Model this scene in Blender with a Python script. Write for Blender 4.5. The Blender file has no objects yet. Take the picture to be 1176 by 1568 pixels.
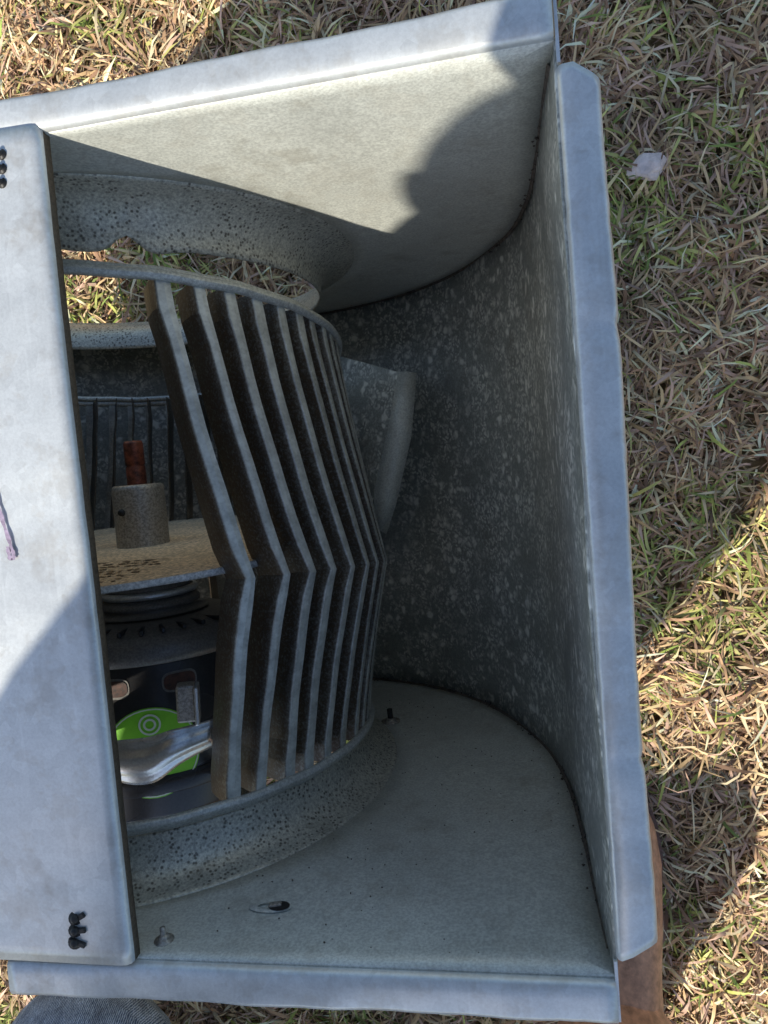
import bpy, bmesh, math, random
import numpy as np
from mathutils import Vector, Matrix, noise as mnoise
random.seed(4); rng=np.random.default_rng(4)
scene=bpy.context.scene
scene.view_settings.view_transform='Standard'
try: scene.view_settings.look='None'
except Exception: pass
scene.view_settings.exposure=0
GZ=-.420                      # ground level (z=0 is the outlet plane of the blower)
SUN=Vector((.127,.206,-.219)).normalized()

# ---------------------------------------------------------------- materials
def new_mat(name):
    m=bpy.data.materials.new(name); m.use_nodes=True
    nt=m.node_tree; b=nt.nodes['Principled BSDF']
    return m,nt,b
def N(nt,t,**kw):
    n=nt.nodes.new(t)
    for k,v in kw.items():
        if k in n.inputs: n.inputs[k].default_value=v
        else: setattr(n,k,v)
    return n
def coords(nt,scale=(1,1,1)):
    tc=N(nt,'ShaderNodeTexCoord'); mp=N(nt,'ShaderNodeMapping')
    mp.inputs['Scale'].default_value=scale
    nt.links.new(tc.outputs['Object'],mp.inputs['Vector']); return mp.outputs['Vector']
def noise(nt,vec,scale,detail=3,rough=.6):
    n=N(nt,'ShaderNodeTexNoise'); n.inputs['Scale'].default_value=scale
    n.inputs['Detail'].default_value=detail; n.inputs['Roughness'].default_value=rough
    nt.links.new(vec,n.inputs['Vector']); return n.outputs['Fac']
def ramp(nt,fac,stops):
    r=N(nt,'ShaderNodeValToRGB'); e=r.color_ramp.elements
    while len(e)<len(stops): e.new(.5)
    for i,(p,c) in enumerate(stops):
        e[i].position=p; e[i].color=(c[0],c[1],c[2],1) if hasattr(c,'__len__') else (c,c,c,1)
    nt.links.new(fac,r.inputs['Fac']); return r.outputs['Color']
def mix(nt,fac,a,b,mode='MIX'):
    m=N(nt,'ShaderNodeMix'); m.data_type='RGBA'; m.blend_type=mode
    for sock,val in ((m.inputs[0],fac),(m.inputs[6],a),(m.inputs[7],b)):
        if hasattr(val,'is_linked') or hasattr(val,'links'): nt.links.new(val,sock)
        else: sock.default_value=val if not hasattr(val,'__len__') else (*val[:3],1)
    return m.outputs[2]
def mul(nt,a,k):
    s=N(nt,'ShaderNodeMath',operation='MULTIPLY'); s.inputs[1].default_value=k; nt.links.new(a,s.inputs[0]); return s.outputs[0]
def bump(nt,b,h,strength=.3,dist=.001):
    n=N(nt,'ShaderNodeBump'); n.inputs['Strength'].default_value=strength; n.inputs['Distance'].default_value=dist
    nt.links.new(h,n.inputs['Height']); nt.links.new(n.outputs['Normal'],b.inputs['Normal'])

def metal_mat(name,base,dirt=(.10,.09,.07),metallic=.15,rough=.5,speck=.5,spots=0,dots=0,bstr=.15,streak=(1,1,1),dirtamt=.5,spangle=.8,scratch=0,fine=700,stain=0):
    m,nt,b=new_mat(name); v=coords(nt); vs=coords(nt,streak)
    lo=noise(nt,vs,8,3,.6); hi=noise(nt,v,fine,2,.7)
    base=Vector(base)
    c=ramp(nt,lo,[(.3,base*.86),(.5,base),(.72,base*1.08)])
    if spangle:
        vor=N(nt,'ShaderNodeTexVoronoi'); vor.inputs['Scale'].default_value=190; nt.links.new(v,vor.inputs['Vector'])
        sp=ramp(nt,vor.outputs['Color'],[(0,.90),(1,1.08)])
        c=mix(nt,spangle,c,sp,'MULTIPLY')
    g=ramp(nt,hi,[(.38,1-.40*speck),(.52,1.0),(.66,1+.30*speck)])
    c=mix(nt,1.0,c,g,'MULTIPLY')
    if scratch:
        sv=coords(nt,(1.0,.05,1.0)); sn=noise(nt,sv,300,1,.5)
        c=mix(nt,mul(nt,ramp(nt,sn,[(.62,0),(.68,1)]),scratch),c,base*1.35)
    if stain:
        st_=ramp(nt,noise(nt,v,38,4,.8),[(.52,0),(.60,1)])
        c=mix(nt,mul(nt,st_,stain),c,(.42,.36,.27))
    if spots:
        d=N(nt,'ShaderNodeTexNoise'); d.inputs['Scale'].default_value=150; d.inputs['Detail'].default_value=1; nt.links.new(v,d.inputs['Vector'])
        vv=mix(nt,.009,v,d.outputs['Color'],'ADD')
        v2=N(nt,'ShaderNodeTexVoronoi'); v2.inputs['Scale'].default_value=110; nt.links.new(vv,v2.inputs['Vector'])
        s1=ramp(nt,v2.outputs['Distance'],[(.24,1),(.50,0)])
        v3=N(nt,'ShaderNodeTexVoronoi'); v3.inputs['Scale'].default_value=300; nt.links.new(vv,v3.inputs['Vector'])
        s2=ramp(nt,v3.outputs['Distance'],[(.25,1),(.58,0)])
        msk=ramp(nt,noise(nt,v,16,3,.7),[(.36,0),(.52,1)])
        msk2=ramp(nt,noise(nt,v,100,1,.6),[(.44,0),(.54,1)])
        a=mix(nt,1.0,s1,msk,'MULTIPLY'); a=mix(nt,1.0,a,msk2,'MULTIPLY')
        b2=mix(nt,1.0,s2,ramp(nt,noise(nt,v,30,3,.75),[(.40,.05),(.58,.8)]),'MULTIPLY')
        s=mix(nt,1.0,a,b2,'LIGHTEN')
        c=mix(nt,mul(nt,s,spots),c,(.95,.94,.84))
    if dots:
        v4=N(nt,'ShaderNodeTexVoronoi'); v4.inputs['Scale'].default_value=420; nt.links.new(v,v4.inputs['Vector'])
        s=ramp(nt,v4.outputs['Distance'],[(.2,1),(.42,0)])
        s=mix(nt,1.0,s,ramp(nt,noise(nt,v,45,3,.7),[(.34,0),(.52,1)]),'MULTIPLY')
        c=mix(nt,mul(nt,s,dots),c,dirt)
    dm=ramp(nt,noise(nt,v,24,4,.75),[(.56,0),(.75,dirtamt)])
    c=mix(nt,dm,c,dirt)
    nt.links.new(c,b.inputs['Base Color'])
    rr=ramp(nt,lo,[(.3,rough-.12),(.7,rough+.12)]); nt.links.new(rr,b.inputs['Roughness'])
    b.inputs['Metallic'].default_value=metallic
    if bstr: bump(nt,b,hi,bstr,.0005)
    return m
M_side=metal_mat('galvanised_side',(.67,.69,.63),metallic=.15,rough=.45,speck=.45,bstr=.10,dirt=(.30,.27,.20),stain=.12)
M_flange=metal_mat('galvanised_flange',(.68,.71,.71),metallic=.4,rough=.38,speck=.14,bstr=.02,streak=(1,2.5,1),dirt=(.36,.33,.29),dirtamt=.6,scratch=.12,stain=.18)
M_wrap=metal_mat('galvanised_wrap_oxidised',(.34,.35,.31),metallic=.15,rough=.42,speck=.5,spots=.95,bstr=.15,dirt=(.18,.155,.12))
M_vent=metal_mat('venturi_dusty',(.60,.59,.50),metallic=.25,rough=.42,speck=.7,dots=.9,bstr=.4)
M_lip=metal_mat('rusty_cut_edge',(.13,.10,.07),rough=.7,speck=.8)
M_ring=metal_mat('wheel_ring_steel',(.56,.58,.54),metallic=.25,rough=.42,speck=.6,dirt=(.16,.12,.08))
M_hub=metal_mat('hub_steel',(.42,.39,.34),metallic=.5,rough=.4,speck=.9)
M_zinc=metal_mat('bright_zinc',(.72,.74,.74),metallic=.7,rough=.28,speck=.3)
M_disc=metal_mat('bounce_beige_disc',(.76,.61,.42),dirt=(.26,.17,.10),metallic=.0,rough=.85,speck=1.0,bstr=.4,spangle=0,fine=450,stain=.45)  # beige brightened to hold light bounced off the lit side plate
M_discedge=metal_mat('disc_edge_steel',(.55,.54,.50),metallic=.2,rough=.5,speck=.8)
M_black=metal_mat('motor_black_paint',(.028,.028,.030),metallic=.0,rough=.3,speck=.4,dirt=(.06,.05,.04))
M_dgrey=metal_mat('motor_shell',(.18,.175,.165),metallic=.3,rough=.42,speck=.6)
def plain(name,c,rough=.6,var=.2,scale=300,metallic=0):
    m,nt,b=new_mat(name); v=coords(nt); n=noise(nt,v,scale,3,.7); c=Vector(c)
    nt.links.new(ramp(nt,n,[(.3,c*(1-var)),(.7,c*(1+var))]),b.inputs['Base Color'])
    b.inputs['Roughness'].default_value=rough; b.inputs['Metallic'].default_value=metallic
    bump(nt,b,n,.2,.0005); return m
M_green=plain('green_label',(.26,.72,.04),.5,.05)
M_white=plain('label_print',(.8,.85,.75),.5,.05)
M_rust=plain('rusty_shaft',(.19,.055,.03),.4,1.0,170,.3)
M_slot=plain('slot_dark_copper',(.06,.022,.014),.6,.8,250)
M_screw=plain('black_screw',(.02,.018,.017),.5,.4)
M_crumb=plain('dirt_crumb',(.09,.075,.058),.9,.6)
M_purple=plain('purple_marker',(.36,.29,.40),.7,.4)
M_stone=plain('pale_stone',(.82,.68,.62),.8,.3,90)
M_leather=plain('brown_leather',(.52,.27,.16),.5,.4,90)
M_sole=plain('dark_sole',(.16,.09,.065),.7,.3)
M_skin=plain('skin',(.50,.28,.19),.55,.1)
M_shirt=plain('grey_shirt',(.25,.26,.30),.85,.15)
M_hair=plain('brown_hair',(.06,.035,.02),.7,.4)
M_phone=plain('phone_body',(.03,.03,.035),.3,.1)
def denim():
    m,nt,b=new_mat('denim'); v=coords(nt)
    w=N(nt,'ShaderNodeTexWave'); w.inputs['Scale'].default_value=200; w.inputs['Distortion'].default_value=4; w.inputs['Detail'].default_value=3; w.inputs['Detail Scale'].default_value=3
    nt.links.new(v,w.inputs['Vector'])
    c=ramp(nt,w.outputs['Fac'],[(.2,(.07,.11,.19)),(.8,(.42,.50,.60))])
    c=mix(nt,.8,c,ramp(nt,noise(nt,v,60,5,.8),[(.3,.4),(.7,1.8)]),'MULTIPLY')
    nt.links.new(c,b.inputs['Base Color']); b.inputs['Roughness'].default_value=.9
    bump(nt,b,w.outputs['Fac'],.5,.0006); return m
M_denim=denim()
def blade_mat():
    m,nt,b=new_mat('blade_steel_dusty'); v=coords(nt)
    at=N(nt,'ShaderNodeAttribute'); at.attribute_name='dirt'
    n=noise(nt,v,90,3,.75); n2=noise(nt,v,600,2,.7)
    base=ramp(nt,n,[(.35,(.42,.43,.39)),(.65,(.68,.70,.64))])
    dust=ramp(nt,n2,[(.35,(.020,.014,.009)),(.70,(.10,.072,.047))])
    f=N(nt,'ShaderNodeMath',operation='ADD'); nt.links.new(at.outputs['Fac'],f.inputs[0])
    s=N(nt,'ShaderNodeMath',operation='MULTIPLY_ADD'); s.inputs[1].default_value=1.1; s.inputs[2].default_value=-.60
    nt.links.new(n2,s.inputs[0]); nt.links.new(s.outputs[0],f.inputs[1]); f.use_clamp=True
    nt.links.new(mix(nt,f.outputs[0],base,dust),b.inputs['Base Color'])
    b.inputs['Roughness'].default_value=.42; b.inputs['Metallic'].default_value=.25
    bump(nt,b,n2,.15,.0004); return m
M_blade=blade_mat()

# ---------------------------------------------------------------- helpers
def link(o,parent=None):
    scene.collection.objects.link(o)
    if parent: o.parent=parent
    return o
def empty(name):
    e=bpy.data.objects.new(name,None); scene.collection.objects.link(e); e.empty_display_size=.05; return e
def mesh_obj(name,verts,faces,mat,parent=None,smooth=True,solid=0,offset=0,bevel=0):
    me=bpy.data.meshes.new(name); me.from_pydata([tuple(v) for v in verts],[],faces); me.update()
    mats=mat if isinstance(mat,(list,tuple)) else [mat]
    for mm in mats: me.materials.append(mm)
    if smooth:
        for p in me.polygons: p.use_smooth=True
    o=bpy.data.objects.new(name,me); link(o,parent)
    if solid:
        s=o.modifiers.new('s','SOLIDIFY'); s.thickness=solid; s.offset=offset
    if bevel:
        s=o.modifiers.new('b','BEVEL'); s.width=bevel; s.segments=2; s.limit_method='ANGLE'
    return o
def grid(name,rows,mat,parent,closed_u=False,**kw):
    n=len(rows[0]); v=[p for r in rows for p in r]; f=[]
    for i in range(len(rows)-1):
        for j in range(n if closed_u else n-1):
            k=(j+1)%n
            f.append((i*n+j,i*n+k,(i+1)*n+k,(i+1)*n+j))
    return mesh_obj(name,v,f,mat,parent,**kw)
def box(name,c,s,mat,parent,bevel=.001,rot=None):
    x,y,z=[t/2 for t in s]
    v=[Vector((a*x,b*y,d*z)) for a in(-1,1) for b in(-1,1) for d in(-1,1)]
    if rot: 
        R=Matrix.Rotation(rot[0],3,'X')@Matrix.Rotation(rot[1],3,'Y'); R=Matrix.Rotation(rot[2],3,'Z')@R; v=[R@p for p in v]
    v=[p+Vector(c) for p in v]
    f=[(0,1,3,2),(4,6,7,5),(0,4,5,1),(2,3,7,6),(0,2,6,4),(1,5,7,3)]
    return mesh_obj(name,v,f,mat,parent,smooth=False,bevel=bevel)
def revolve_y(name,prof,cx,cz,mat,parent,seg=72,a0=0,a1=360,yfun=None,**kw):
    full=abs(a1-a0)>=360; n=seg if full else seg+1
    rows=[]
    for r,y in prof:
        row=[]
        for i in range(n):
            t=math.radians(a0+(a1-a0)*i/seg)
            z=cz+r*math.sin(t); row.append((cx+r*math.cos(t),y+(yfun(z,t) if yfun else 0),z))
        rows.append(row)
    return grid(name,rows,mat,parent,closed_u=full,**kw)
def revolve_dir(name,prof,origin,axis,mat,parent,seg=24,**kw):
    q=Vector(axis).normalized().to_track_quat('Z','Y')
    rows=[[tuple(Vector(origin)+q@Vector((r*math.cos(2*math.pi*i/seg),r*math.sin(2*math.pi*i/seg),h))) for i in range(seg)] for r,h in prof]
    return grid(name,rows,mat,parent,closed_u=True,**kw)
def catmull(P,k=8):
    out=[]
    for i in range(len(P)-1):
        p0=P[max(i-1,0)];p1=P[i];p2=P[i+1];p3=P[min(i+2,len(P)-1)]
        for j in range(k):
            t=j/k
            out.append(tuple(.5*((2*p1[d])+(-p0[d]+p2[d])*t+(2*p0[d]-5*p1[d]+4*p2[d]-p3[d])*t*t+(-p0[d]+3*p1[d]-3*p2[d]+p3[d])*t**3) for d in range(len(p1))))
    out.append(tuple(P[-1])); return out

# ================================================================= BLOWER
blower=empty('centrifugal_blower')
AX,AZ=-.2635,-.1935; W=.175
prof=catmull([(.0255,-.003),(.0245,-.05),(.0235,-.110),(.020,-.170),(.008,-.232),(-.025,-.303),(-.066,-.352),(-.115,-.384),(-.175,-.403),(-.263,-.412),(-.350,-.392),(-.415,-.335),(-.444,-.26),(-.440,-.17),(-.405,-.085),(-.350,-.026),(-.300,.0005)],8)
ys=[-W+2*W*i/14 for i in range(15)]
rows=[[(x+.0006*math.sin(y*40+z*30),y,z) for y in ys] for x,z in prof]
grid('scroll_wrap',rows,M_wrap,blower,solid=.0014,offset=0)
outer=list(prof)+[(-.24,-.003),(-.178,-.003),(-.06,-.003)]
def hit(ang):
    d=(math.cos(ang),math.sin(ang)); best=None; n=len(outer)
    for i in range(n):
        ax,az=outer[i];bx,bz=outer[(i+1)%n]
        ex,ez=bx-ax,bz-az; den=d[0]*ez-d[1]*ex
        if abs(den)<1e-12: continue
        t=((ax-AX)*ez-(az-AZ)*ex)/den; s=((ax-AX)*d[1]-(az-AZ)*d[0])/den
        if t>0 and -1e-6<=s<=1+1e-6 and (best is None or t>best): best=t
    return best
angs=sorted([2*math.pi*i/150 for i in range(150)]+[math.atan2(-.003-AZ,.0255-AX)])
RV=.170
for sgn,nm in ((1,'side_plate_far'),(-1,'side_plate_near')):
    rows=[]
    for k in range(9):
        row=[]
        for a in angs:
            R=hit(a); r=RV+(R-RV)*k/8
            x=AX+r*math.cos(a); z=AZ+r*math.sin(a)
            wob=.0008*math.sin(x*31+sgn)*math.sin(z*27)*(1 if 0<k<8 else 0)
            row.append((x,sgn*W+wob,z))
        rows.append(row)
    grid(nm,rows,M_side,blower,closed_u=True,solid=.0014,offset=0)
def venturi(nm,sgn,Rl,depth):
    pr=[(RV+.001,sgn*(W+.0012)),(RV-.0005,sgn*(W-.001))]
    for i in range(1,13):
        t=math.pi/2*i/12
        pr.append((RV-(RV-Rl)*math.sin(t),sgn*(W-.0012-depth*(1-math.cos(t)))))
    pr.append((Rl-.0005,sgn*(W-.0012-depth-.003)))
    rows=[]
    seg=200
    for r,y in pr:
        row=[]
        lipw=(RV-r)/(RV-Rl)
        for i in range(seg):
            t=2*math.pi*i/seg; d=math.degrees(t); yy=y
            if sgn>0: yy+=lipw**3*(.0065*math.exp(-((d-56)/2.6)**2)-.002*math.exp(-((d-50)/4)**2)-.002*math.exp(-((d-63)/5)**2))
            rr=r+.0006*math.sin(3*t+1)*lipw
            row.append((AX+rr*math.cos(t),yy,AZ+rr*math.sin(t)))
        rows.append(row)
    grid(nm,rows,M_vent,blower,closed_u=True,solid=.0014,offset=0)
venturi('inlet_venturi_far',1,.145,.022)
venturi('inlet_venturi_near',-1,.149,.022)
def bend(pts_w,along,mk,name,mat=M_flange,solid=.0012):
    rows=[[mk(a,o,z) for a in along] for o,z in pts_w]
    return grid(name,rows,mat,blower,solid=solid,offset=0)
cs=[(0,-.0045),(.0002,-.0022),(.0008,-.0005),(.0018,.0002),(.006,.0004),(.0135,.0002),(.0152,-.0004),(.0158,-.0020),(.0156,-.0055)]
xs=[-.300+.325*i/60 for i in range(61)]
def wv(a,k): return .0005*math.sin(a*60+k)+.0003*math.sin(a*170+2*k)+.00035*mnoise.noise(Vector((a*220,k,0)))
bend(cs,xs,lambda a,o,z:(a,W+o*(.95+.10*math.sin(a*9)),z+wv(a,1)*(o/.015)),'outlet_flange_far')
xs2=[-.2375+.262*i/60 for i in range(61)]
bend(cs,xs2,lambda a,o,z:(a,-W-.0012-o,z+wv(a,2)*(o/.015)),'outlet_flange_near')
rows=[]
for o,z in cs:
    yt=.1645-max(0,o-.008)*.9; yb=-.1665+max(0,o-.003)*.6
    row=[]
    for i in range(91):
        y=yt+(yb-yt)*i/90
        dent=.0022*math.exp(-((y-.072)/.0022)**2)+.002*math.exp(-((y+.088)/.0022)**2)
        row.append((.0258+o*(.9+.04*math.sin(y*30))-dent*.3*(o/.015)+.0003*mnoise.noise(Vector((y*160,5,0))),y,z+wv(y,3)*(o/.012)-.0004-dent*(o/.015)))
    rows.append(row)
grid('outlet_flange_right',rows,M_flange,blower,solid=.0012,offset=0)
mesh_obj('corner_tab',[(.0262,.1905,-.001),(.0262,.166,-.001),(.0262,.166,-.020),(.0262,.1905,-.012)],[(0,1,2,3)],M_flange,blower,solid=.0012,smooth=False)
mesh_obj('corner_tab_near',[(.0250,-.1925,-.0015),(.0250,-.168,-.0015),(.0250,-.168,-.020),(.0250,-.1925,-.010)],[(0,1,2,3)],M_flange,blower,solid=.0012,smooth=False)
cs2=[(-.302,.0012),(-.27,.0018),(-.23,.0020),(-.195,.0020),(-.181,.0019),(-.1782,.0015),(-.1768,.0004),(-.1764,-.0012),(-.1764,-.0055)]
yy=[-.1745+.3505*i/50 for i in range(51)]
o=grid('cover_plate',[[(x+.0003*mnoise.noise(Vector((y*70,1,0))),y,z+.0005*math.sin(y*25+x*40)) for y in yy] for x,z in cs2],[M_flange,M_lip],blower,solid=.0012,offset=0)
for p in o.data.polygons:
    if p.center.z<-.0009: p.material_index=1
def screw(c,axis,r=.0022,parent=blower,mat=M_screw,name='screw'):
    revolve_dir(name,[(0,.0022),(r*.6,.0021),(r*.95,.0014),(r,.0004),(r*1.0,0),(r*1.7,-.0002),(r*1.7,-.001)],c,axis,mat,parent,seg=14)
for i,(x,y) in enumerate([(-.1993,-.1535),(-.2000,-.1590),(-.2008,-.1645)]):
    screw((x,y,.0032),(.3,.2,1),name='screw_%d'%i,r=.0018); box('screw_tab_%d'%i,(x+.001,y,.0034),(.0080,.0024,.0014),M_screw,blower,.0004,(0,0,.5-.4*i))
for i,(x,y) in enumerate([(-.1925,.1665),(-.1930,.1610),(-.1937,.1555)]): screw((x,y,.0032),(-.3,.2,1),name='screw_b%d'%i,r=.0013)
screw((-.110,-.1735,-.283),(0,1,0),r=.0045,mat=M_hub,name='plate_screw'); revolve_dir('plate_screw_shank',[(.0022,0),(.0022,.009),(0,.0095)],(-.110,-.173,-.283),(0,1,.1),M_screw,blower,seg=12)
screw((-.169,-.1735,-.014),(0,1,0),r=.0026,mat=M_hub,name='plate_screw_b'); revolve_dir('plate_screw_b_shank',[(.0013,0),(.0013,.005),(0,.0055)],(-.169,-.173,-.014),(0,1,.1),M_hub,blower,seg=12)
v=[];n=24
for rr,yo in ((.0070,-.1742),(.0060,-.1738),(.0040,-.1738)):
    for i in range(n):
        t=2*math.pi*i/n; v.append((-.128+rr*1.5*math.cos(t),yo,-.040+rr*.62*math.sin(t)))
f=[(r_*n+i,r_*n+(i+1)%n,(r_+1)*n+(i+1)%n,(r_+1)*n+i) for r_ in range(2) for i in range(n)]
mesh_obj('slot_rim',v,f,M_side,blower)
mesh_obj('slot_opening',[(-.1235+.0052*math.cos(2*math.pi*i/n),-.17345,-.040+.0038*math.sin(2*math.pi*i/n)) for i in range(n)],[tuple(range(n))],M_screw,blower,smooth=False)
box('slot_nub',(-.1255,-.1732,-.0405),(.0060,.0016,.0032),M_hub,blower,.0006,(0,.3,0))
st=catmull([(-.2155,.045),(-.2140,.035),(-.2115,.022),(-.2085,.008),(-.2080,.004),(-.2097,.0035),(-.2102,.009)],6)
rows=[[(x-.0009-.0003*math.sin(i*2.1),y,.0034) for i,(x,y) in enumerate(st)],[(x+.0009+.0003*math.sin(i*1.7),y,.0034) for i,(x,y) in enumerate(st)]]
grid('marker_stroke',rows,M_purple,blower)
v=[];f=[]
def crumb(c,r):
    b=len(v)
    for d in ((1,0,0),(-1,0,0),(0,1,0),(0,-1,0),(0,0,1),(0,0,-1)):
        k=r*random.uniform(.6,1.3); v.append((c[0]+d[0]*k,c[1]+d[1]*k,c[2]+d[2]*k))
    for a_,b_,c_ in ((0,2,4),(2,1,4),(1,3,4),(3,0,4),(2,0,5),(1,2,5),(3,1,5),(0,3,5)): f.append((b+a_,b+b_,b+c_))
seamc=[random.uniform(8,75) for _ in range(16)]
for _ in range(260):
    i=int(min(80,max(4,random.gauss(random.choice(seamc),1.2)))) if random.random()<.6 else random.randrange(8,80)
    x,z=prof[i]; s=random.choice((-1,-1,1))
    dx,dz=AX-x,AZ-z; L=math.hypot(dx,dz); j=random.uniform(-.003,.003)
    k=.001+.004*random.random()**3
    crumb((x+dx/L*k-dz/L*j,s*(W-.001-.003*random.random()**2),z+dz/L*k+dx/L*j),random.uniform(.0003,.0011))
for _ in range(300):
    x=random.uniform(-.16,.015); z=random.uniform(-.34,-.01)
    if math.hypot(x-AX,z-AZ)>.175: crumb((x,-W+.0008,z),random.uniform(.0002,.0006))
mesh_obj('dirt_crumbs',v,f,M_crumb,blower,smooth=False)
for s,nm in ((1,'seam_far'),(-1,'seam_near')):
    rows=[]
    for i,(x,z) in enumerate(prof[3:88]):
        dx,dz=AX-x,AZ-z; L=math.hypot(dx,dz); wob=.00025*math.sin(i*.7)
        rows.append([(x+dx/L*(.0008),s*(W-.0024-wob),z+dz/L*.0008),(x+dx/L*(.0014+wob),s*(W-.0014),z+dz/L*(.0014+wob)),(x+dx/L*.0024,s*(W-.0007),z+dz/L*.0024)])
    grid(nm,rows,M_crumb,blower)
mesh_obj('standin_dark_sheet',[(-.142,.126,-.345),(-.082,.100,-.300),(-.110,.010,-.305),(-.130,-.03,-.33)],[(0,1,2,3)],M_wrap,blower,smooth=False,solid=.0015)  # added sheet for a dark plane
grid('standin_bright_strip',[[(-.083,.1005,-.300),(-.096,.055,-.302),(-.111,.010,-.305),(-.1155,-.02,-.31)],[(-.076,.100,-.297),(-.086,.052,-.299),(-.101,.002,-.302),(-.110,-.024,-.308)],[(-.069,.0985,-.302),(-.078,.049,-.305),(-.095,-.003,-.308),(-.106,-.028,-.312)]],M_side,blower,solid=.0012)  # added lighter strip for the bright side of that likely reflection

# ---- wheel
TILT=.12
ytop=lambda z:.1185+(z-AZ)*TILT
ymid=lambda z:-.034+(z-AZ)*.10
ybot=lambda z:-.145+(z-AZ)*.02
def torus(nm,R,yf,r,mat,ry=None,seg=160,dy=0):
    ry=ry or r; rows=[]
    for k in range(10):
        p=2*math.pi*k/10; row=[]
        for i in range(seg):
            t=2*math.pi*i/seg; rr=R+r*math.cos(p); z=AZ+rr*math.sin(t)
            row.append((AX+rr*math.cos(t),yf(z)+ry*math.sin(p)+dy+.0003*math.sin(t*23),z))
        rows.append(row)
    rows.append(rows[0])
    return grid(nm,rows,mat,blower,closed_u=True)
torus('wheel_ring_far',.1545,ytop,.0026,M_ring,.0027)
torus('wheel_ring_far_lip',.1515,ytop,.0022,M_ring,.0022,dy=.0034)
torus('wheel_ring_near',.1545,ybot,.0026,M_ring,.0029)
torus('wheel_ring_near_lip',.1515,ybot,.0022,M_ring,.0024,dy=-.0030)
bv=[];bf=[];bd=[]
pitch=6.35
thetas=[48.5-pitch*i for i in range(0,41)]
# flat outward lip, sharp fold, then a nearly radial dirty web
sec=[(.0003,0,0.0),(.0,.8,.0),(.0003,1.65,.0),(.0010,1.80,.80),(.0050,1.95,1.0),(.0095,2.1,1.0),(.0155,2.15,1.0),(.0225,2.1,1.0)]
NS=len(sec); NK=20
for bi,th in enumerate(thetas):
    jig=random.uniform(-.9,.9); jm=random.uniform(-.6,.6); jb=random.uniform(-.7,.7)
    b=len(bv); wk=1+.15*random.uniform(-1,1); bow=random.uniform(-.35,.35)
    if bi==0: wk=1.3
    for k in range(NK+1):
        u=k/NK
        if u<=.5:
            w=u/.5; ww=w**1.2; R=.1535+(.1750-.1535)*ww; to=(th+jig)*(1-ww)+(th-6.8+jm)*ww
            yf=lambda z,w=w:ytop(z)*(1-w)+ymid(z)*w
        else:
            w=(u-.5)/.5; ww=1-(1-w)**1.2; R=.1750+(.1535-.1750)*ww; to=(th-6.8+jm)*(1-ww)+(th-2.6+jb)*ww
            yf=lambda z,w=w:ymid(z)*(1-w)+ybot(z)*w
        to+=bow*math.sin(w*math.pi)+.10*math.sin(u*31+bi)
        wid=wk*(1+.30*math.exp(-((u-.03)/.04)**2)+.25*math.exp(-((u-.97)/.04)**2)-.30*math.exp(-((u-.5)/.03)**2))
        for dr,da,dd in sec:
            r=R-dr; a=math.radians(to+da*wid)
            z=AZ+r*math.sin(a)
            bv.append((AX+r*math.cos(a),yf(z),z))
            bd.append(min(1,dd+(.0 if th>18 else .15+.2*math.sin(bi*2.3+u*9))))
    for i in range(NK):
        for j in range(NS-1):
            bf.append((b+i*NS+j,b+i*NS+j+1,b+(i+1)*NS+j+1,b+(i+1)*NS+j))
o=mesh_obj('wheel_blades',bv,bf,M_blade,blower,solid=.0009,offset=0,smooth=False)
at=o.data.attributes.new('dirt','FLOAT','POINT'); at.data.foreach_set('value',bd)
ydisc=lambda z,t=0:-(z+.04)*.045
pd=[(.004,-.0185),(.08,-.0185),(.150,-.0185),(.1545,-.0188)]
revolve_y('hub_disc',pd,AX,AZ,M_disc,blower,seg=120,yfun=ydisc)
revolve_y('hub_disc_rim',[(.1546,-.0189),(.1552,-.020),(.1548,-.0225),(.15,-.023),(.02,-.023)],AX,AZ,M_discedge,blower,seg=120,yfun=ydisc)
v=[];f=[]
for r_ in range(9):
    z0_=-.060-.0075*r_; x_=-.262
    while x_<-.205:
        l=random.uniform(.0008,.0030); x_+=l*2+random.uniform(.0002,.0016)
        if random.random()<.2: continue
        for _ in range(2):
            xx=x_+random.uniform(-.0008,.0008); zz=z0_+random.uniform(-.0016,.0016)
            y=-.0185+ydisc(zz)+.0004; w=random.uniform(.0006,.0013)
            b=len(v); v+=[(xx-l,y,zz-w*.7),(xx,y,zz-w),(xx+l,y,zz-w*.5),(xx+l*.8,y,zz+w),(xx-l*.7,y,zz+w*.6)]; f.append((b,b+1,b+2,b+3,b+4))
mesh_obj('disc_grime',v,f,plain('grime',(.10,.065,.04),.9,.5),blower,smooth=False)
HX=-.256
revolve_y('hub_collar',[(0,.030),(.0155,.030),(.0170,.029),(.0175,.026),(.0175,.002),(.0178,-.014)],HX,AZ,M_hub,blower,seg=40)
revolve_dir('set_screw',[(0,.002),(.002,.002),(.0025,0),(.0025,-.003)],(HX-.004,.012,AZ+.0172),(0,0,1),M_screw,blower,seg=12)
revolve_y('shaft_end',[(0,.060),(.0058,.060),(.0066,.058),(.0066,.044),(.0060,.043),(.0066,.042),(.0066,.030)],HX,AZ,M_rust,blower,seg=28)
revolve_y('motor_boss',[(.012,-.030),(.020,-.032),(.022,-.036),(.027,-.037),(.0285,-.041),(.0285,-.044),(.025,-.046),(.031,-.048),(.034,-.050),(.034,-.053),(.028,-.055),(.040,-.0575)],HX,AZ,M_dgrey,blower,seg=64)
revolve_y('bearing_ring',[(.030,-.0415),(.0325,-.042),(.0335,-.0440),(.0325,-.046),(.030,-.0465)],HX,AZ,M_zinc,blower,seg=64)
revolve_y('motor_end_bell',[(.030,-.058),(.052,-.060),(.064,-.064),(.069,-.069),(.0705,-.074),(.0705,-.080),(.068,-.081)],HX,AZ,M_dgrey,blower,seg=80)
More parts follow.
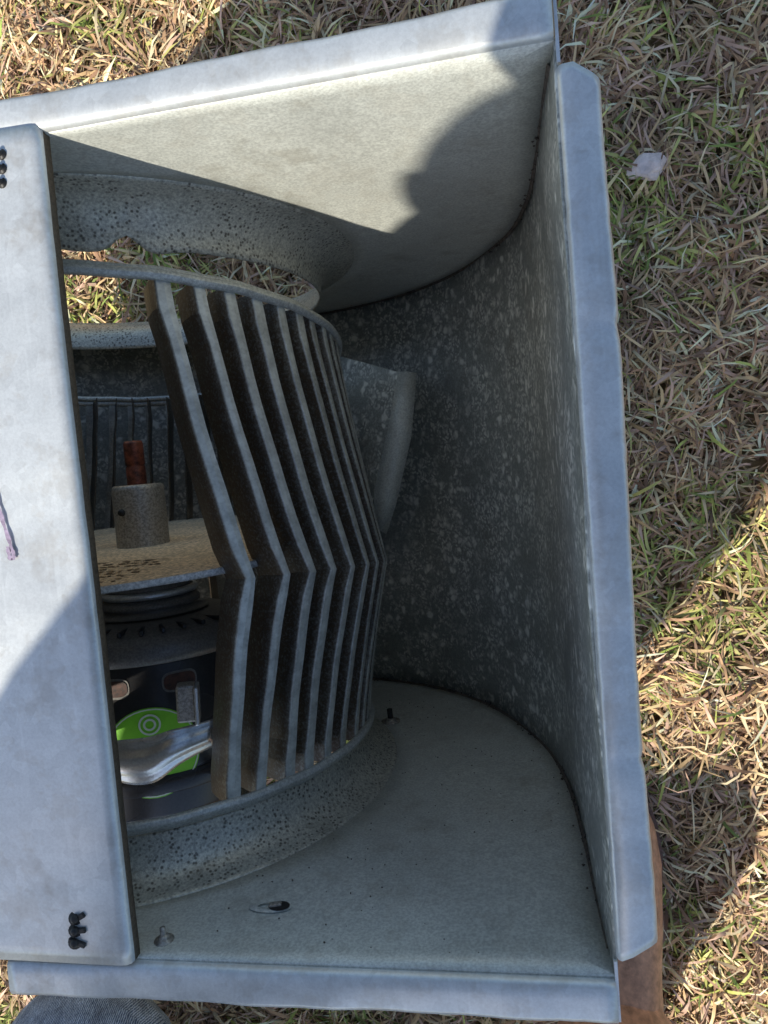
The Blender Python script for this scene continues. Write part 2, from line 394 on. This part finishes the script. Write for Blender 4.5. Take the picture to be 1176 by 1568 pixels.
revolve_y('motor_shell',[(.067,-.080),(.0685,-.083),(.0685,-.175),(.066,-.179),(.02,-.180),(.0,-.180)],HX,AZ,M_black,blower,seg=80)
for k in range(14):
    a=math.radians(20+k*12); c_=(HX+.056*math.cos(a),-.0612,AZ+.056*math.sin(a))
    box('bell_rib_%d'%k,c_,(.016,.003,.0025),M_black,blower,.0006,(0,-a,0))
def on_motor(th,y,dr=0): 
    t=math.radians(th); r=.0685+dr; return (HX+r*math.cos(t),y,AZ+r*math.sin(t))
for k,(t0,t1) in enumerate(((76,94),(42,60),(110,128))):
    n=24
    for nm,dr,grow,mt in (('rim',.0005,1.0,M_dgrey),('hole',.0009,.78,M_slot)):
        v=[]
        for i in range(n):
            a=2*math.pi*i/n; ca,sa=math.cos(a),math.sin(a)
            hx=(t1-t0)/2; ccx=math.copysign(abs(ca)**.5,ca)*hx; v.append(on_motor((t0+t1)/2+ccx*(grow if grow==1 else .9),-.093+.0065*grow*math.copysign(abs(sa)**.7,sa),dr))
        v.append(on_motor((t0+t1)/2,-.093,dr))
        mesh_obj('vent_slot_%s_%d'%(nm,k),v,[(i,(i+1)%n,n) for i in range(n)],mt,blower)
def disc_on_motor(nm,tc,yc,r,mat,dr,r0=0):
    n=40;rows=[]
    for k in range(5):
        rr=r0+(r-r0)*k/4
        rows.append([on_motor(tc+math.degrees(rr*math.cos(2*math.pi*i/n)/.0685),yc+rr*math.sin(2*math.pi*i/n),dr) for i in range(n)])
    return grid(nm,rows,mat,blower,closed_u=True)
LT=68
disc_on_motor('green_label',LT,-.135,.0285,M_green,.0006)
disc_on_motor('label_circle',LT,-.117,.0066,M_white,.0010,.0054)
disc_on_motor('label_circle_in',LT,-.117,.0038,M_white,.0010,.0025)
disc_on_motor('label_border',LT,-.135,.0278,M_white,.0009,.0270)
arm=catmull([(-.292,-.136,-.108),(-.270,-.133,-.104),(-.252,-.126,-.106),(-.236,-.129,-.104),(-.218,-.129,-.106),(-.203,-.123,-.110),(-.186,-.120,-.124)],6)
rows=[]
for k in range(13):
    u=-1+2*k/12; row=[]
    for i,(x,y,z) in enumerate(arm):
        w=.0105-.003*math.sin(i/len(arm)*math.pi*2.5)
        row.append((x,y+u*w,z+.0032*(1-u*u)+(.0026 if abs(u)<.35 else 0)-.0015*math.exp(-((u-.55)/.12)**2)))
    rows.append(row)
grid('mounting_arm',rows,M_zinc,blower,solid=.002)
revolve_dir('arm_bolt',[(0,.008),(.003,.008),(.0036,.006),(.0036,.003),(.0065,.003),(.0065,-.003)],(-.247,-.1425,-.103),(-.1,-.2,1),M_zinc,blower,seg=6,smooth=False)
box('clamp_lug',(-.196,-.098,-.113),(.011,.022,.010),M_hub,blower,.0015,(0,.35,-.05))
box('clamp_lug_side',(-.188,-.098,-.110),(.0022,.022,.014),M_zinc,blower,.0008,(0,.35,-.05))
revolve_y('belly_band',[(.0690,-.150),(.0698,-.151),(.0698,-.161),(.0690,-.162)],HX,AZ,M_black,blower,seg=80)
for k,ang in enumerate((160,280,35)):
    t=math.radians(ang); p0=Vector((HX+.071*math.cos(t),-.156,AZ+.071*math.sin(t))); p1=Vector((AX+.166*math.cos(t),-.176,AZ+.166*math.sin(t)))
    s=Vector((-math.sin(t),0,math.cos(t)))*.006
    mesh_obj('motor_leg_%d'%k,[p0-s,p0+s,p1+s,p1-s],[(0,1,2,3)],M_hub,blower,solid=.003,smooth=False)

# ================================================================= GROUND + GRASS
def ground_mat():
    m,nt,b=new_mat('dry_lawn_soil'); v=coords(nt)
    c=ramp(nt,noise(nt,v,60,5,.75),[(.3,(.08,.052,.03)),(.5,(.22,.155,.09)),(.72,(.42,.31,.19))])
    c2=ramp(nt,noise(nt,v,6,4,.6),[(.4,(1,.93,.86)),(.65,(.85,1.0,.6))])
    nt.links.new(mix(nt,.8,c,c2,'MULTIPLY'),b.inputs['Base Color']); b.inputs['Roughness'].default_value=.95
    return m
mesh_obj('ground',[(-80,-80,GZ),(80,-80,GZ),(80,80,GZ),(-80,80,GZ)],[(0,1,2,3)],ground_mat(),smooth=False)

def grass():
    def region(nT,n2,x0,x1,y0,y1,per=14):
        tx=rng.uniform(x0,x1,nT); ty=rng.uniform(y0,y1,nT); n1=nT*per
        cx=np.repeat(tx,per)+rng.normal(0,.006,n1); cy=np.repeat(ty,per)+rng.normal(0,.006,n1)
        ta=np.repeat(rng.uniform(0,2*np.pi,nT),per)
        hs=np.repeat(rng.uniform(.4,1.35,nT),per)
        ang=ta+rng.normal(0,.75,n1); L=rng.uniform(.012,.042,n1); S=rng.uniform(.25,1.15,n1)*hs
        x2=rng.uniform(x0,x1,n2); y2=rng.uniform(y0,y1,n2)
        return (np.concatenate([cx,x2]),np.concatenate([cy,y2]),np.concatenate([ang,rng.uniform(0,2*np.pi,n2)]),
          np.concatenate([L,rng.uniform(.006,.030,n2)]),np.concatenate([S,rng.uniform(.0,.45,n2)]))
    A1=region(3600,50000,-.62,.34,-.62,.60); A2=region(900,8000,-1.1,.8,-1.1,1.1)
    X,Y,A,L,S=[np.concatenate([p,q]) for p,q in zip(A1,A2)]
    keep=~((X>-.50)&(X<.02)&(np.abs(Y)<.178)); X,Y,A,L,S=X[keep],Y[keep],A[keep],L[keep],S[keep]
    n=len(X)
    wdt=rng.uniform(.0004,.0016,n)
    z0=GZ+rng.uniform(0,.014,n)
    bendv=rng.normal(0,.35,n)
    V=np.zeros((n,7,3))
    for k,u in enumerate((0,.38,.72)):
        a=A+bendv*u
        px=X+np.cos(a)*L*u; py=Y+np.sin(a)*L*u
        pz=z0+S*L*(u-.62*u*u)*1.1
        w=wdt*(.8,1,.75)[k]
        tw=rng.uniform(-.9,.9,n)
        V[:,2*k,0]=px-np.sin(a)*w; V[:,2*k,1]=py+np.cos(a)*w; V[:,2*k,2]=pz+w*tw
        V[:,2*k+1,0]=px+np.sin(a)*w; V[:,2*k+1,1]=py-np.cos(a)*w; V[:,2*k+1,2]=pz-w*tw
    a=A+bendv
    V[:,6,0]=X+np.cos(a)*L; V[:,6,1]=Y+np.sin(a)*L; V[:,6,2]=z0+S*L*.40
    base=(np.arange(n)*7)[:,None]
    tri=np.array([[0,1,3],[0,3,2],[2,3,5],[2,5,4],[4,5,6]])
    F=(base[:,:,None]+tri[None]).reshape(-1)
    me=bpy.data.meshes.new('dry_grass')
    me.vertices.add(n*7); me.vertices.foreach_set('co',V.reshape(-1))
    nf=n*5; me.loops.add(nf*3); me.loops.foreach_set('vertex_index',F.astype(np.int32))
    me.polygons.add(nf); me.polygons.foreach_set('loop_start',np.arange(0,nf*3,3,dtype=np.int32))
    try: me.polygons.foreach_set('loop_total',np.full(nf,3,dtype=np.int32))
    except Exception: pass
    me.update(calc_edges=True)
    pal=np.array([(.92,.66,.36),(.80,.55,.28),(.97,.80,.50),(.60,.37,.20),(.76,.50,.36),(.38,.22,.13),(.50,.53,.13),(.29,.38,.08),(.66,.62,.20)])
    g=np.sin(X*17+1.3*np.sin(Y*13))+np.sin(Y*21+1.7*np.sin(X*11)+2)+.7*np.sin(X*47+Y*39)
    pg=1/(1+np.exp(-(g-.8)*2.4))
    r=rng.uniform(0,1,n); isg=r<(.04+.42*pg)
    idx=np.where(isg,rng.integers(6,9,n),rng.integers(0,6,n))
    br=1+.20*np.sin(X*31+Y*17+2*np.sin(Y*29))+.14*np.sin(X*83+2*np.sin(Y*71))*np.sin(Y*67)
    col=pal[idx]*rng.uniform(.65,1.25,(n,1))*br[:,None]
    cv=np.ones((n,7,4)); cv[:,:,:3]=np.clip(col,0,.97)[:,None,:]; cv[:,0:2,:3]*=.5  # blade roots coloured darker to stand for shade low in the grass
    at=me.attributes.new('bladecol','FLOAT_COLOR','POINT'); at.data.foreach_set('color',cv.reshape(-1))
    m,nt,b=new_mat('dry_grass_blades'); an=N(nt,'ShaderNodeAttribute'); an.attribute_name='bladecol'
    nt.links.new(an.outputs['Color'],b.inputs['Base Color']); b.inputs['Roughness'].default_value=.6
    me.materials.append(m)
    o=bpy.data.objects.new('dry_grass',me); link(o)
grass()
def rock(nm,c,s,mat,seed=0):
    bm=bmesh.new(); bmesh.ops.create_icosphere(bm,subdivisions=3,radius=1)
    for v_ in bm.verts:
        d=1+.45*mnoise.noise(v_.co*1.2+Vector((seed,0,0)))+.10*mnoise.noise(v_.co*5)
        v_.co=Vector((v_.co.x*s[0]*d,v_.co.y*s[1]*d,v_.co.z*s[2]*d))+Vector(c)
    me=bpy.data.meshes.new(nm); bm.to_mesh(me); bm.free(); me.materials.append(mat)
    o=bpy.data.objects.new(nm,me); link(o); return o
rock('stone',(.130,.262,GZ+.022),(.0145,.011,.008),M_stone,5)

# ================================================================= PERSON (photographer, crouching at the near side)
person=empty('person')
def skin_mesh(nm,V,E,mats,sub=2,root=0):
    me=bpy.data.meshes.new(nm); me.from_pydata([v[:3] for v in V],E,[]); 
    o=bpy.data.objects.new(nm,me); link(o,person)
    for m_ in mats: me.materials.append(m_)
    md=o.modifiers.new('skin','SKIN')
    for i,v_ in enumerate(V):
        sv=me.skin_vertices[0].data[i]; r=v_[3]; sv.radius=(r,r) if not isinstance(r,tuple) else r
        sv.use_root=(i==root)
    md.use_smooth_shade=True
    s=o.modifiers.new('sub','SUBSURF'); s.levels=sub; s.render_levels=sub
    return o
body=[(-.46,-.86,-.10,.14),(-.47,-.82,.08,.125),(-.43,-.75,.26,.125),(-.39,-.67,.385,.130),(-.365,-.59,.455,.110),
 (-.500,-.650,.36,.075),(-.385,-.415,.36,.066),(-.158,-.225,.345,.026),(-.165,-.150,.340,.046),(-.085,-.055,.335,.026),
 (-.270,-.670,.375,.080),(-.210,-.46,.345,.060),(-.065,-.22,.338,.038),(.03,-.06,.335,.027),(-.36,-.54,.52,.085)]
skin_mesh('torso_and_arms',body,[(0,1),(1,2),(2,3),(3,4),(3,5),(5,6),(6,7),(7,8),(8,9),(3,10),(10,11),(11,12),(12,13),(4,14)],[M_shirt])
bm=bmesh.new(); bmesh.ops.create_icosphere(bm,subdivisions=4,radius=1)
for v_ in bm.verts:
    d=1+.10*mnoise.noise(v_.co*2.2)
    v_.co=Vector((v_.co.x*.115*d,v_.co.y*.105*d,v_.co.z*.10*d))+Vector((-.365,-.535,.40))
me=bpy.data.meshes.new('shirt_front'); bm.to_mesh(me); bm.free(); me.materials.append(M_shirt)
for p in me.polygons: p.use_smooth=True
link(bpy.data.objects.new('shirt_front',me),person)
legs=[(-.46,-.87,-.12,.14),(-.50,-.84,-.16,.10),(-.385,-.425,-.270,.090),(-.43,-.62,-.345,.055),(-.45,-.80,-.37,.045),
 (-.34,-.86,-.12,.10),(-.10,-.66,-.09,.075),(.0,-.56,-.17,.060),(.045,-.475,-.30,.050),(.050,-.462,-.345,.048)]
skin_mesh('jeans',legs,[(0,1),(1,2),(2,3),(3,4),(0,5),(5,6),(6,7),(7,8),(8,9)],[M_denim])
bm=bmesh.new(); bmesh.ops.create_uvsphere(bm,u_segments=32,v_segments=20,radius=1)
hc=Vector((-.3575,-.522,.548)); face=Vector((.33,.5,-.35)).normalized(); q=face.to_track_quat('Y','Z')
for v_ in bm.verts:
    p=v_.co.copy(); p=Vector((p.x*.096,p.y*.108,p.z*.122))
    if p.z<-.03: p.x*=.88; p.y*=.92
    d=math.exp(-((p.x/.012)**2+((p.z+.005)/.022)**2)); 
    if p.y>0: p.y+=.018*d; 
    for sx in (-1,1):
        if p.y>0: p.y-=.008*math.exp(-(((p.x-sx*.032)/.014)**2+((p.z-.018)/.012)**2))
    v_.co=q@p+hc
me=bpy.data.meshes.new('head'); bm.to_mesh(me); bm.free(); me.materials.append(M_skin); me.materials.append(M_hair)
for p in me.polygons:
    p.use_smooth=True
    l=q.inverted()@(p.center-hc)
    if l.z>.045 or (l.y<-.01 and l.z>-.05): p.material_index=1
link(bpy.data.objects.new('head',me),person)
for sx in (-1,1):
    rk=bmesh.new(); bmesh.ops.create_uvsphere(rk,u_segments=12,v_segments=8,radius=1)
    for v_ in rk.verts: v_.co=q@Vector((v_.co.x*.008+sx*.095,v_.co.y*.018,v_.co.z*.03))+hc
    me=bpy.data.meshes.new('ear'); rk.to_mesh(me); rk.free(); me.materials.append(M_skin); link(bpy.data.objects.new('ear_%d'%(sx+1),me),person)
def hand(nm,w,dirv,side):
    V=[(*w,.024)];E=[]
    d=Vector(dirv).normalized(); s=Vector((d.y,-d.x,0)).normalized()*side
    w=Vector(w); palm=w+d*.05; V.append((*palm,.026)); E.append((0,1))
    for k in range(4):
        off=s*(-.028+.019*k); L=(.036,.042,.040,.031)[k]
        a=palm+off+d*.03; b=a+d*L*.6+Vector((0,0,-.008)); c=b+d*L*.4
        i=len(V); V+=[(*a,.010),(*b,.009),(*c,.008)]; E+=[(1,i),(i,i+1),(i+1,i+2)]
    a=w+d*.02+s*-.034; b=a+d*.03+s*-.012; i=len(V); V+=[(*a,.012),(*b,.010)]; E+=[(0,i),(i,i+1)]
    skin_mesh(nm,V,E,[M_skin])
hand('hand_a',(-.085,-.055,.335),(.8,.6,0),1); hand('hand_b',(.03,-.06,.335),(0,1,0),-1)
by=[(-.282,.030,.020),(-.292,.044,.034),(-.315,.052,.044),(-.345,.055,.058),(-.385,.052,.075),(-.43,.046,.100),(-.47,.044,.120),(-.505,.043,.120),(-.53,.036,.10),(-.542,.022,.07)]
rows=[]
for y,hw,h in by:
    row=[]
    for i in range(17):
        a=math.pi*i/16
        row.append((.050+hw*math.copysign(abs(math.cos(a))**.75,math.cos(a)),y,GZ+.022+h*abs(math.sin(a))**.7+.0015*math.sin(y*160)*math.sin(a)))
    rows.append(row)
grid('boot_upper',rows,M_leather,person)
rows=[]
for y,hw,h in by:
    rows.append([(.050+s*(hw+.003),y+(.005 if y>-.29 else 0),z) for s,z in ((-1,GZ+.002),(-1,GZ+.026),(1,GZ+.026),(1,GZ+.002))])
grid('boot_sole',rows,M_sole,person,smooth=False)
rows=[]
for z,r in ((GZ+.10,.052),(GZ+.13,.050),(GZ+.17,.052),(GZ+.176,.048)):
    rows.append([(.050+r*math.cos(2*math.pi*i/24),-.475+r*1.1*math.sin(2*math.pi*i/24),z) for i in range(24)])
grid('boot_shaft',rows,M_leather,person,closed_u=True)
bb=[(-.80,.036,.07),(-.83,.042,.08),(-.88,.045,.075),(-.94,.045,.06),(-.99,.03,.04)]
grid('boot_rear',[[(-.46+hw*math.cos(math.pi*i/12),y,GZ+.01+h*math.sin(math.pi*i/12)) for i in range(13)] for y,hw,h in bb],M_leather,person)

# ================================================================= CAMERA
cam=bpy.data.cameras.new('camera'); co=bpy.data.objects.new('camera',cam); link(co)
cam.sensor_fit='VERTICAL'; cam.sensor_height=36; cam.lens=36*1122/1568
co.location=(0,.0304,.2766); co.rotation_euler=[math.radians(t) for t in (-4.69,9.87,-4.96)]
cam.clip_start=.005; cam.clip_end=500
scene.camera=co
ph=empty('smartphone')
Rm=co.rotation_euler.to_matrix()
pc=Vector((0,.0304,.2766))+Rm@Vector((.015,-.045,.012))
b=box('phone_slab',(0,0,0),(.072,.150,.008),M_phone,ph,.003); ph.location=pc; ph.rotation_euler=co.rotation_euler

# ================================================================= LIGHT
sd=bpy.data.lights.new('sun','SUN'); sd.energy=5.0; sd.angle=math.radians(.6); sd.color=(1,.93,.80)
so=bpy.data.objects.new('sun',sd); link(so); so.rotation_euler=SUN.to_track_quat('-Z','Y').to_euler(); so.location=(-2,-3,4)
w=bpy.data.worlds.new('World'); scene.world=w; w.use_nodes=True; nt=w.node_tree
sk=nt.nodes.new('ShaderNodeTexSky'); sk.sky_type='NISHITA'; sk.sun_disc=False
sk.sun_elevation=math.asin(-SUN.z); sk.sun_rotation=math.atan2(-SUN.x,-SUN.y)
bg=nt.nodes['Background']; bg.inputs['Strength'].default_value=.15
nt.links.new(sk.outputs[0],bg.inputs['Color'])
